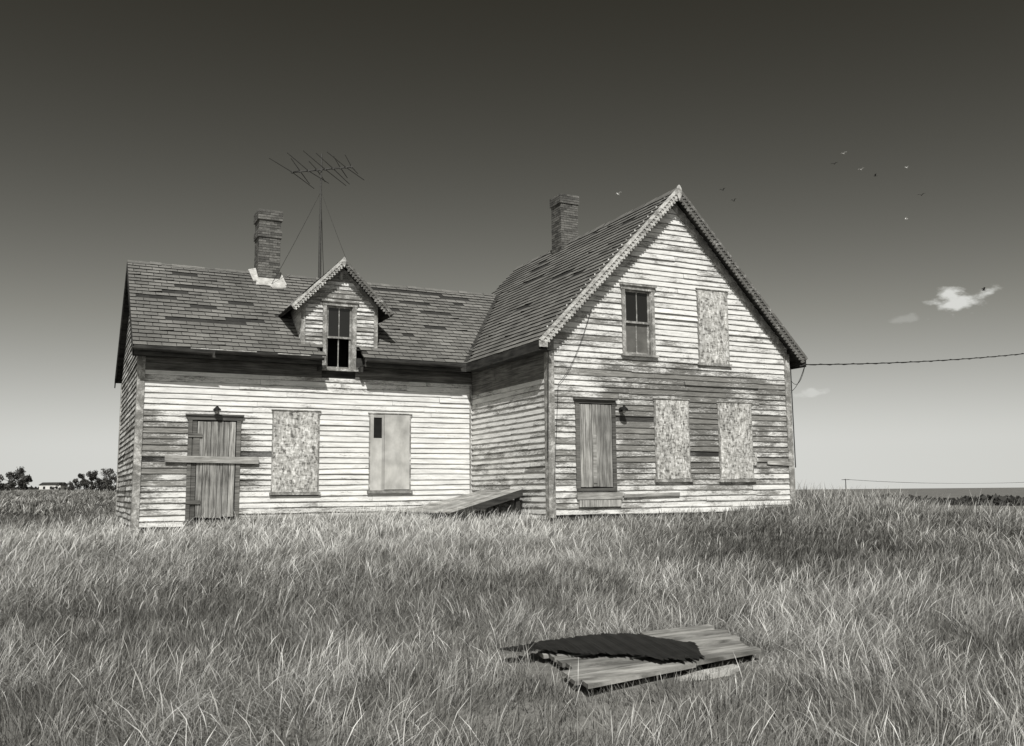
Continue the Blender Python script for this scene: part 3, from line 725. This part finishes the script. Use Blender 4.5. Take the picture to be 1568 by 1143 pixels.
# ------------------------------------------------------------------ foliage
def folmat(nm,a,b):
    m=NT(nm); d=m.dat(); c=m.mix(d[1],g(a),g(b)); m.base(c); m.b.inputs['Roughness'].default_value=.7
    return m.m
M_fol=folmat("dark_foliage",.022,.10); M_bark=plain("bark",.09)
def tree(nm,p,h,w,nleaf,trunk=.3,leaf=.16,lobes=14):
    e=empty(nm); z=ghs(p[0],p[1]); base=Vector((p[0],p[1],z)); tb=MB(); lf=MB()
    tb.cyl(base-Vector((0,0,.2)),base+Vector((.05,0,h*.6)),.05*h*.4,.02*h*.4,8)
    cs=[]
    for i in range(lobes):
        an_=random.uniform(0,6.28);rr=w*.5*math.sqrt(random.random())*.85; zz=h*(trunk+(1-trunk)*random.random()*.8)
        rr*=math.sqrt(max(.1,1-((zz/h-.45)/.62)**2)); c=base+Vector((rr*math.cos(an_),rr*math.sin(an_),zz)); cs.append((c,random.uniform(.14,.30)*min(w,h)*.7,random.random()))
        tb.cyl(base+Vector((0,0,h*random.uniform(.1,.5))),c,.012*h,.004*h,5)
    for i in range(nleaf):
        c,r,t=random.choice(cs); v=Vector((random.gauss(0,1),random.gauss(0,1),random.gauss(0,.8))).normalized()*r*random.random()**.45
        q_=c+v; a=Vector((random.gauss(0,1),random.gauss(0,1),random.gauss(0,1))).normalized()*leaf*random.uniform(.5,1.2); b=a.cross(Vector((random.gauss(0,1),random.gauss(0,1),random.gauss(0,1)))).normalized()*leaf*.5
        lf.add([q_-a,q_+b,q_+a,q_-b],[(0,1,2,3)],(.5,min(1,max(0,t*.6+random.random()*.4)),0))
    tb.obj("trunk_and_limbs",M_bark,e); lf.obj("crown",M_fol,e)
def px(x,a): return (x-784)/1406*a
for (X,a,h,w,nl) in ((122,92,1.4,3.8,1500),(143,90,1.9,4.0,2000),(163,93,2.5,2.8,1700),(177,88,1.6,2.6,1200),(104,95,.9,3.0,900)):
    p=W3(a,px(X,a),0); tree("shrub",(p.x,p.y),h,w,nl,.05,.10)
for (X,a,h,w,nl) in ((42,74,2.3,1.2,1300),(20,76,2.5,2.2,1800)):
    p=W3(a,px(X,a),0); tree("leafy_tree",(p.x,p.y),h,w,nl,.08,.10)
dtm=MB()
def treeline(a0,b0,a1,b1,h,n):
    for i in range(n):
        f=random.random(); a=a0+(a1-a0)*f+random.uniform(-12,12);b=b0+(b1-b0)*f
        p=W3(a,b,0); z=ghs(p.x,p.y); hh=h*(.35+.65*float(vn([b],[a*0],9,5)[0]))*random.uniform(.4,1)
        s_=random.uniform(.5,1.3); q_=Vector((p.x,p.y,z+hh*random.random()))
        u=Vector((random.gauss(0,1),random.gauss(0,1),0)).normalized()*s_; v=Vector((random.gauss(0,.4),random.gauss(0,.4),1)).normalized()*s_*.9
        dtm.add([q_-u,q_-v,q_+u,q_+v],[(0,1,2,3)],(.5,random.random()*.5,0))
treeline(330,60,300,330,3.6,9000); treeline(900,-400,900,60,7,2500); treeline(260,-260,240,-120,3.0,3000)
dtm.obj("distant_trees",M_fol)
wh=empty("distant_house"); p=W3(190,px(80,190),0); z=ghs(p.x,p.y)
hb_=MB(); hb_.obox(p+Vector((0,0,z-.3))-rt*2.2,rt*4.4,fh*3,Vector((0,0,1.8))); hb_.obj("walls",M_wht,wh)
hr=MB(); o=p+Vector((0,0,z+1.5))-rt*2.3-fh*.1; hr.slab([o,o+rt*4.6,o+rt*4.6+fh*1.6+Vector((0,0,.5)),o+fh*1.6+Vector((0,0,.5))],(0,0,.08)); hr.slab([o+fh*1.6+Vector((0,0,.5)),o+rt*4.6+fh*1.6+Vector((0,0,.5)),o+rt*4.6+fh*3.2,o+fh*3.2],(0,0,.08)); hr.obj("roof",M_wd,wh)
wn=MB()
for k in (.8,2.2,3.4): wn.obox(p+Vector((0,0,z+.6))-rt*2.2+rt*k-fh*.02,rt*.45,fh*.01,Vector((0,0,.55)))
wn.obj("windows",M_in,wh)

# ------------------------------------------------------------------ birds (gulls)
M_bw=plain("gull_white",.75,.8,.1); M_bd=plain("gull_dark",.05,.8,.2)
def bird(X,Y,a,span,head,flap,mat):
    c=W3(a,px(X,a),0); c.z=CZ+a*(752-.009*(X-784)-Y)/1406*1.05
    d=Vector((math.cos(head),math.sin(head),0)); s=Vector((-d.y,d.x,0)); mb=MB(); k=span
    st_=[(-.22,.012),(-.12,.035),(0,.05),(.10,.042),(.15,.028),(.19,.03),(.225,.012),(.25,.003)]
    for (x0,r0),(x1,r1) in zip(st_[:-1],st_[1:]): mb.cyl(c+d*x0*k,c+d*x1*k,r0*k,r1*k,8)
    mb.add([c-d*.18*k-s*.015*k,c-d*.18*k+s*.015*k,c-d*.31*k+s*.05*k,c-d*.31*k-s*.05*k],[(0,1,2,3)],(.5,.5,0))
    for sg in (1,-1):
        z1=Vector((0,0,flap*.22*k)); z2=Vector((0,0,flap*.16*k))
        P_=[c+d*.09*k+s*sg*.03*k,c-d*.07*k+s*sg*.03*k,c+d*.13*k+s*sg*.22*k+z1,c-d*.04*k+s*sg*.22*k+z1,c-d*.02*k+s*sg*.5*k+z2,c-d*.07*k+s*sg*.42*k+z2]
        up_=Vector((0,0,.012*k))
        mb.add(P_+[q_+up_ for q_ in P_],[(0,2,3,1),(2,4,5,3),(7,9,8,6),(9,11,10,8),(0,6,8,2),(2,8,10,4),(1,3,9,7),(3,5,11,9)],(.5,.5,0))
    mb.obj("gull",mat)
for i,(X,Y) in enumerate(((1315,245),(1299,261),(1341,270),(1363,280),(1414,267),(1434,310),(1408,347),(1120,302),(1137,319),(955,309),(1521,456))):
    bird(X,Y,125+random.uniform(-15,20),random.uniform(.9,1.2),random.uniform(-.9,.9)+(3.14 if i%3==0 else 0),random.uniform(.4,1.3),M_bw if i in(0,2,4,6,9) else M_bd)

# ------------------------------------------------------------------ grass (one mesh)
def in_poly(x,y,poly):
    c=np.zeros(x.shape,bool);n=len(poly);j=n-1
    for i in range(n):
        xi,yi=poly[i];xj,yj=poly[j]
        c^=((yi>y)!=(yj>y))&(x<(xj-xi)*(y-yi)/(yj-yi+1e-9)+xi);j=i
    return c
plat=[(-6.95,-13.24),(-5.02,-12.82),(-4.52,-11.44),(-7.0,-11.70)]
pfront=[(-7.4,-13.9),(-5.0,-13.4),(-4.6,-12.6),(-6.9,-13.1)]
segsV=[];cols=[]
def blades(a0,a1,dens,wid,hmin,hmax,kx=.60,k0=1.6,mask=None,stalk=False):
    area=(kx*(a1*a1-a0*a0)+2*k0*(a1-a0)); n=int(area*dens)
    a=np.sqrt(rng.random(n)*(a1*a1-a0*a0)+a0*a0); b=(rng.random(n)*2-1)*(kx*a+k0)
    x=CX+a*SA+b*CA; y=CY+a*CA-b*SA
    cl=vn(x,y,.38,11); cl2=vn(x,y,1.5,12); cl3=vn(x,y,5.5,13); cl0=vn(x,y,.14,14)
    keep=~(((x>-L-.03)&(x<.0)&(y>d1-.05)&(y<d1+WD))|((x>-.05)&(x<Wd+.05)&(y>-.06)&(y<D)))
    keep&=~((x>-2.2)&(x<0)&(y>1.15)&(y<3.6))
    keep&=~in_poly(x,y,plat)
    if not stalk: keep&=rng.random(n)<(.20+.70*cl+.50*cl0)
    if mask is not None: keep&=mask(a,b)
    fr_=in_poly(x,y,pfront)
    if stalk: keep&=~fr_
    a,b,x,y,cl,cl2,cl3,cl0,fr_=[q[keep] for q in (a,b,x,y,cl,cl2,cl3,cl0,fr_)]; n=len(a)
    z=gh(x,y)-.02
    h=(hmin+(hmax-hmin)*rng.random(n)**1.8)*(.38+.50*cl+.62*cl2)
    h=np.where(fr_,np.minimum(h,.16)*.7,h)
    t=b/a
    near=(y>d1-1.3)&(x>-8.6)&(x<-6)&(y<d1); h=np.where(near,h*.45,h)
    h=np.where((y<0)&(y>-1.5)&(x>0)&(x<7.3),h*.8,h)
    th=(vn(x,y,3.1,21)-.5)*2.4+(vn(x,y,.5,22)-.5)*3.8+(cl0-.5)*3.0+rng.normal(0,1.0,n)
    dx=CA*np.cos(th)+SA*np.sin(th); dy=-SA*np.cos(th)+CA*np.sin(th)
    ph0=np.clip(rng.normal(.48,.38,n)+.6*(cl2-.5),0,1.5); bend=np.clip(.10+.5*rng.random(n)+.5*(cl2-.4)+.5*(cl0-.5),.02,1.3)
    if stalk: ph0=np.clip(rng.normal(.32,.26,n),0,1.0); bend=.1+.35*rng.random(n)
    wa=rng.random(n)*math.pi; wx=np.cos(wa);wy=np.sin(wa); w=wid*(.5+1.0*rng.random(n))*.5
    tone=.39+.30*(cl3-.5)+.40*(cl2-.5)+.42*(cl-.5)+.20*(cl0-.5)+rng.normal(0,.21,n)
    tone+= .24*sstep(a,10.5,14)*(1-sstep(a,23,25.5))*(1-sstep(t,.04,.20))
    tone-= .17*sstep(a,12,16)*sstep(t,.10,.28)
    if stalk: tone=tone+.30
    tone=np.clip(tone,0,1)
    s=h/3; px_,py_,pz_=x.copy(),y.copy(),z.copy(); pts=[]
    wf=[1,.9,.6,0] if not stalk else [.55,.55,1.2,0]
    for k in range(4):
        if k<3:
            pts.append(np.stack([px_-wx*w*wf[k],py_-wy*w*wf[k],pz_],-1)); pts.append(np.stack([px_+wx*w*wf[k],py_+wy*w*wf[k],pz_],-1))
            ph=ph0+bend*k*.75; ph=np.minimum(ph,1.9)
            px_=px_+dx*s*np.sin(ph);py_=py_+dy*s*np.sin(ph);pz_=pz_+s*np.cos(ph)
        else: pts.append(np.stack([px_,py_,pz_],-1))
    Vv=np.stack(pts,1).astype(np.float32)
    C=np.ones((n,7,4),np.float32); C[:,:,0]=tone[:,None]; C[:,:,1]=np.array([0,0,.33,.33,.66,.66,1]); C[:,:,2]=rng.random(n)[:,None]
    segsV.append(Vv.reshape(-1,3)); cols.append(C.reshape(-1,4)); return n
tot=0
tot+=blades(4.2,10,2900,.0042,.08,.33)
tot+=blades(10,17,1200,.0068,.09,.33)
tot+=blades(17,29,450,.011,.12,.34)
tot+=blades(29,75,45,.035,.2,.45,mask=lambda a,b:(b/a<-.36)|(b/a>.24))
tot+=blades(4.5,14,120,.0038,.22,.42,stalk=True)
tot+=blades(14,26,40,.0075,.26,.48,stalk=True)
tot+=blades(21,28,80,.008,.3,.70,mask=lambda a,b:(b/a>.30),stalk=True)
Vv=np.concatenate(segsV);C=np.concatenate(cols);n=tot
me=bpy.data.meshes.new("meadow_grass")
me.vertices.add(n*7);me.vertices.foreach_set('co',Vv.ravel())
loc=np.array([0,1,3,2, 2,3,5,4, 4,5,6]);li=(np.arange(n)[:,None]*7+loc[None]).astype(np.int32).ravel()
me.loops.add(n*11);me.loops.foreach_set('vertex_index',li)
me.polygons.add(n*3);ls=(np.arange(n)[:,None]*11+np.array([0,4,8])[None]).astype(np.int32).ravel()
me.polygons.foreach_set('loop_start',ls)
try: me.polygons.foreach_set('loop_total',np.tile(np.array([4,4,3],np.int32),n))
except Exception: pass
at=me.attributes.new('dat','FLOAT_COLOR','POINT');at.data.foreach_set('color',C.ravel())
me.update(calc_edges=True)
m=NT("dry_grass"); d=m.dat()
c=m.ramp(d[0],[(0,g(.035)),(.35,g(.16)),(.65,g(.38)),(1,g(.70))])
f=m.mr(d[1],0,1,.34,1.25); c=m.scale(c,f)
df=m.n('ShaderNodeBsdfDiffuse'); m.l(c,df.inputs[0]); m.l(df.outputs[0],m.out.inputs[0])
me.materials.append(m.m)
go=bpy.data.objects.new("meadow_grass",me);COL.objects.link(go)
print("blades",tot)

# ------------------------------------------------------------------ sun and sky
EL_=math.radians(47); AZ=math.radians(24)
sd=Vector((-math.sin(AZ)*math.cos(EL_),-math.cos(AZ)*math.cos(EL_),math.sin(EL_)))
sl=bpy.data.lights.new("sun",'SUN'); sl.energy=4.5; sl.angle=math.radians(.53); sl.color=(1,.99,.965)
so=bpy.data.objects.new("sun",sl); COL.objects.link(so); so.rotation_euler=sd.to_track_quat('Z','Y').to_euler(); so.location=(-20,-30,30)
w=bpy.data.worlds.new("World"); sc.world=w; w.use_nodes=True; nt=w.node_tree
bg=nt.nodes['Background']; bg.inputs[1].default_value=.1
def N(ty,**k):
    nd=nt.nodes.new(ty)
    for a,b in k.items(): setattr(nd,a,b)
    return nd
def M(op,*xs,clamp=False):
    q_=N('ShaderNodeMath',operation=op); q_.use_clamp=clamp
    for i,z_ in enumerate(xs):
        if isinstance(z_,(int,float)): q_.inputs[i].default_value=z_
        else: nt.links.new(z_,q_.inputs[i])
    return q_.outputs[0]
tc=N('ShaderNodeTexCoord'); sx_=N('ShaderNodeSeparateXYZ'); nt.links.new(tc.outputs['Generated'],sx_.inputs[0])
zc=M('MAXIMUM',sx_.outputs[2],.045); cx_=N('ShaderNodeCombineXYZ'); nt.links.new(sx_.outputs[0],cx_.inputs[0]); nt.links.new(sx_.outputs[1],cx_.inputs[1]); nt.links.new(zc,cx_.inputs[2])
sk=N('ShaderNodeTexSky'); sk.sky_type='NISHITA'; sk.sun_disc=False; sk.sun_elevation=EL_; sk.sun_rotation=math.pi+AZ
sk.air_density=1.0; sk.dust_density=1.0; sk.ozone_density=1.0
nt.links.new(cx_.outputs[0],sk.inputs[0])
sp=N('ShaderNodeSeparateColor'); nt.links.new(sk.outputs[0],sp.inputs[0])
v=M('POWER',M('MULTIPLY',sp.outputs[0],.186),2.30)
# photographic shoulder: the sky tone flattens towards the horizon
v=M('DIVIDE',M('MULTIPLY',v,1.20),M('ADD',M('MULTIPLY',v,.95),1.0))
no=N('ShaderNodeTexNoise'); no.inputs['Scale'].default_value=42; no.inputs['Detail'].default_value=5; no.inputs['Roughness'].default_value=.55
mpn=N('ShaderNodeMapping'); mpn.inputs['Scale'].default_value=(1,1,2.0); nt.links.new(tc.outputs['Generated'],mpn.inputs[0]); nt.links.new(mpn.outputs[0],no.inputs['Vector'])
def cloud(az,el,hw,hh,amt):
    az,el=math.radians(az),math.radians(el)
    c=Vector((math.sin(az)*math.cos(el),math.cos(az)*math.cos(el),math.sin(el))); r=Vector((math.cos(az),-math.sin(az),0)); u=r.cross(c)
    def dot(vec):
        q_=N('ShaderNodeVectorMath',operation='DOT_PRODUCT'); nt.links.new(tc.outputs['Generated'],q_.inputs[0]); q_.inputs[1].default_value=vec; return q_.outputs['Value']
    U=M('DIVIDE',dot(r),hw); Vv_=M('DIVIDE',dot(u),hh); front=M('GREATER_THAN',dot(c),.9)
    Vv_=M('SUBTRACT',Vv_,M('MULTIPLY',U,.30)); Vn=M('MULTIPLY',M('MINIMUM',Vv_,0),1.6); Vv_=M('ADD',M('MAXIMUM',Vv_,0),Vn)
    rr=M('SQRT',M('ADD',M('MULTIPLY',U,U),M('MULTIPLY',Vv_,Vv_)))
    d_=M('SUBTRACT',M('ADD',M('MULTIPLY',M('SUBTRACT',no.outputs['Fac'],.5),3.2),.95),rr)
    mr=N('ShaderNodeMapRange'); mr.interpolation_type='SMOOTHSTEP'; nt.links.new(d_,mr.inputs[0]); mr.inputs[1].default_value=-.05; mr.inputs[2].default_value=.75; mr.inputs[3].default_value=0; mr.inputs[4].default_value=amt
    return M('MULTIPLY',mr.outputs[0],front)
cm=None
for args in ((52.7,10.2,.036,.0155,1.0),(43.95,5.55,.021,.007,.6),(49.8,9.6,.016,.006,.18)):
    k=cloud(*args); cm=k if cm is None else M('MAXIMUM',cm,k)
v=M('ADD',M('MULTIPLY',v,M('SUBTRACT',1.0,cm)),M('MULTIPLY',cm,.68))
rp=N('ShaderNodeValToRGB'); nt.links.new(v,rp.inputs[0]); e=rp.color_ramp.elements
e[0].position=0;e[0].color=(0,0,0,1);e[1].position=1;e[1].color=(1,1,.98,1)
q_=e.new(.03);q_.color=(.03,.028,.0215,1);q_=e.new(.25);q_.color=(.25,.247,.22,1);q_=e.new(.6);q_.color=(.6,.603,.57,1)
vs=N('ShaderNodeVectorMath',operation='SCALE'); vs.inputs[3].default_value=10; nt.links.new(rp.outputs[0],vs.inputs[0]); nt.links.new(vs.outputs[0],bg.inputs[0])
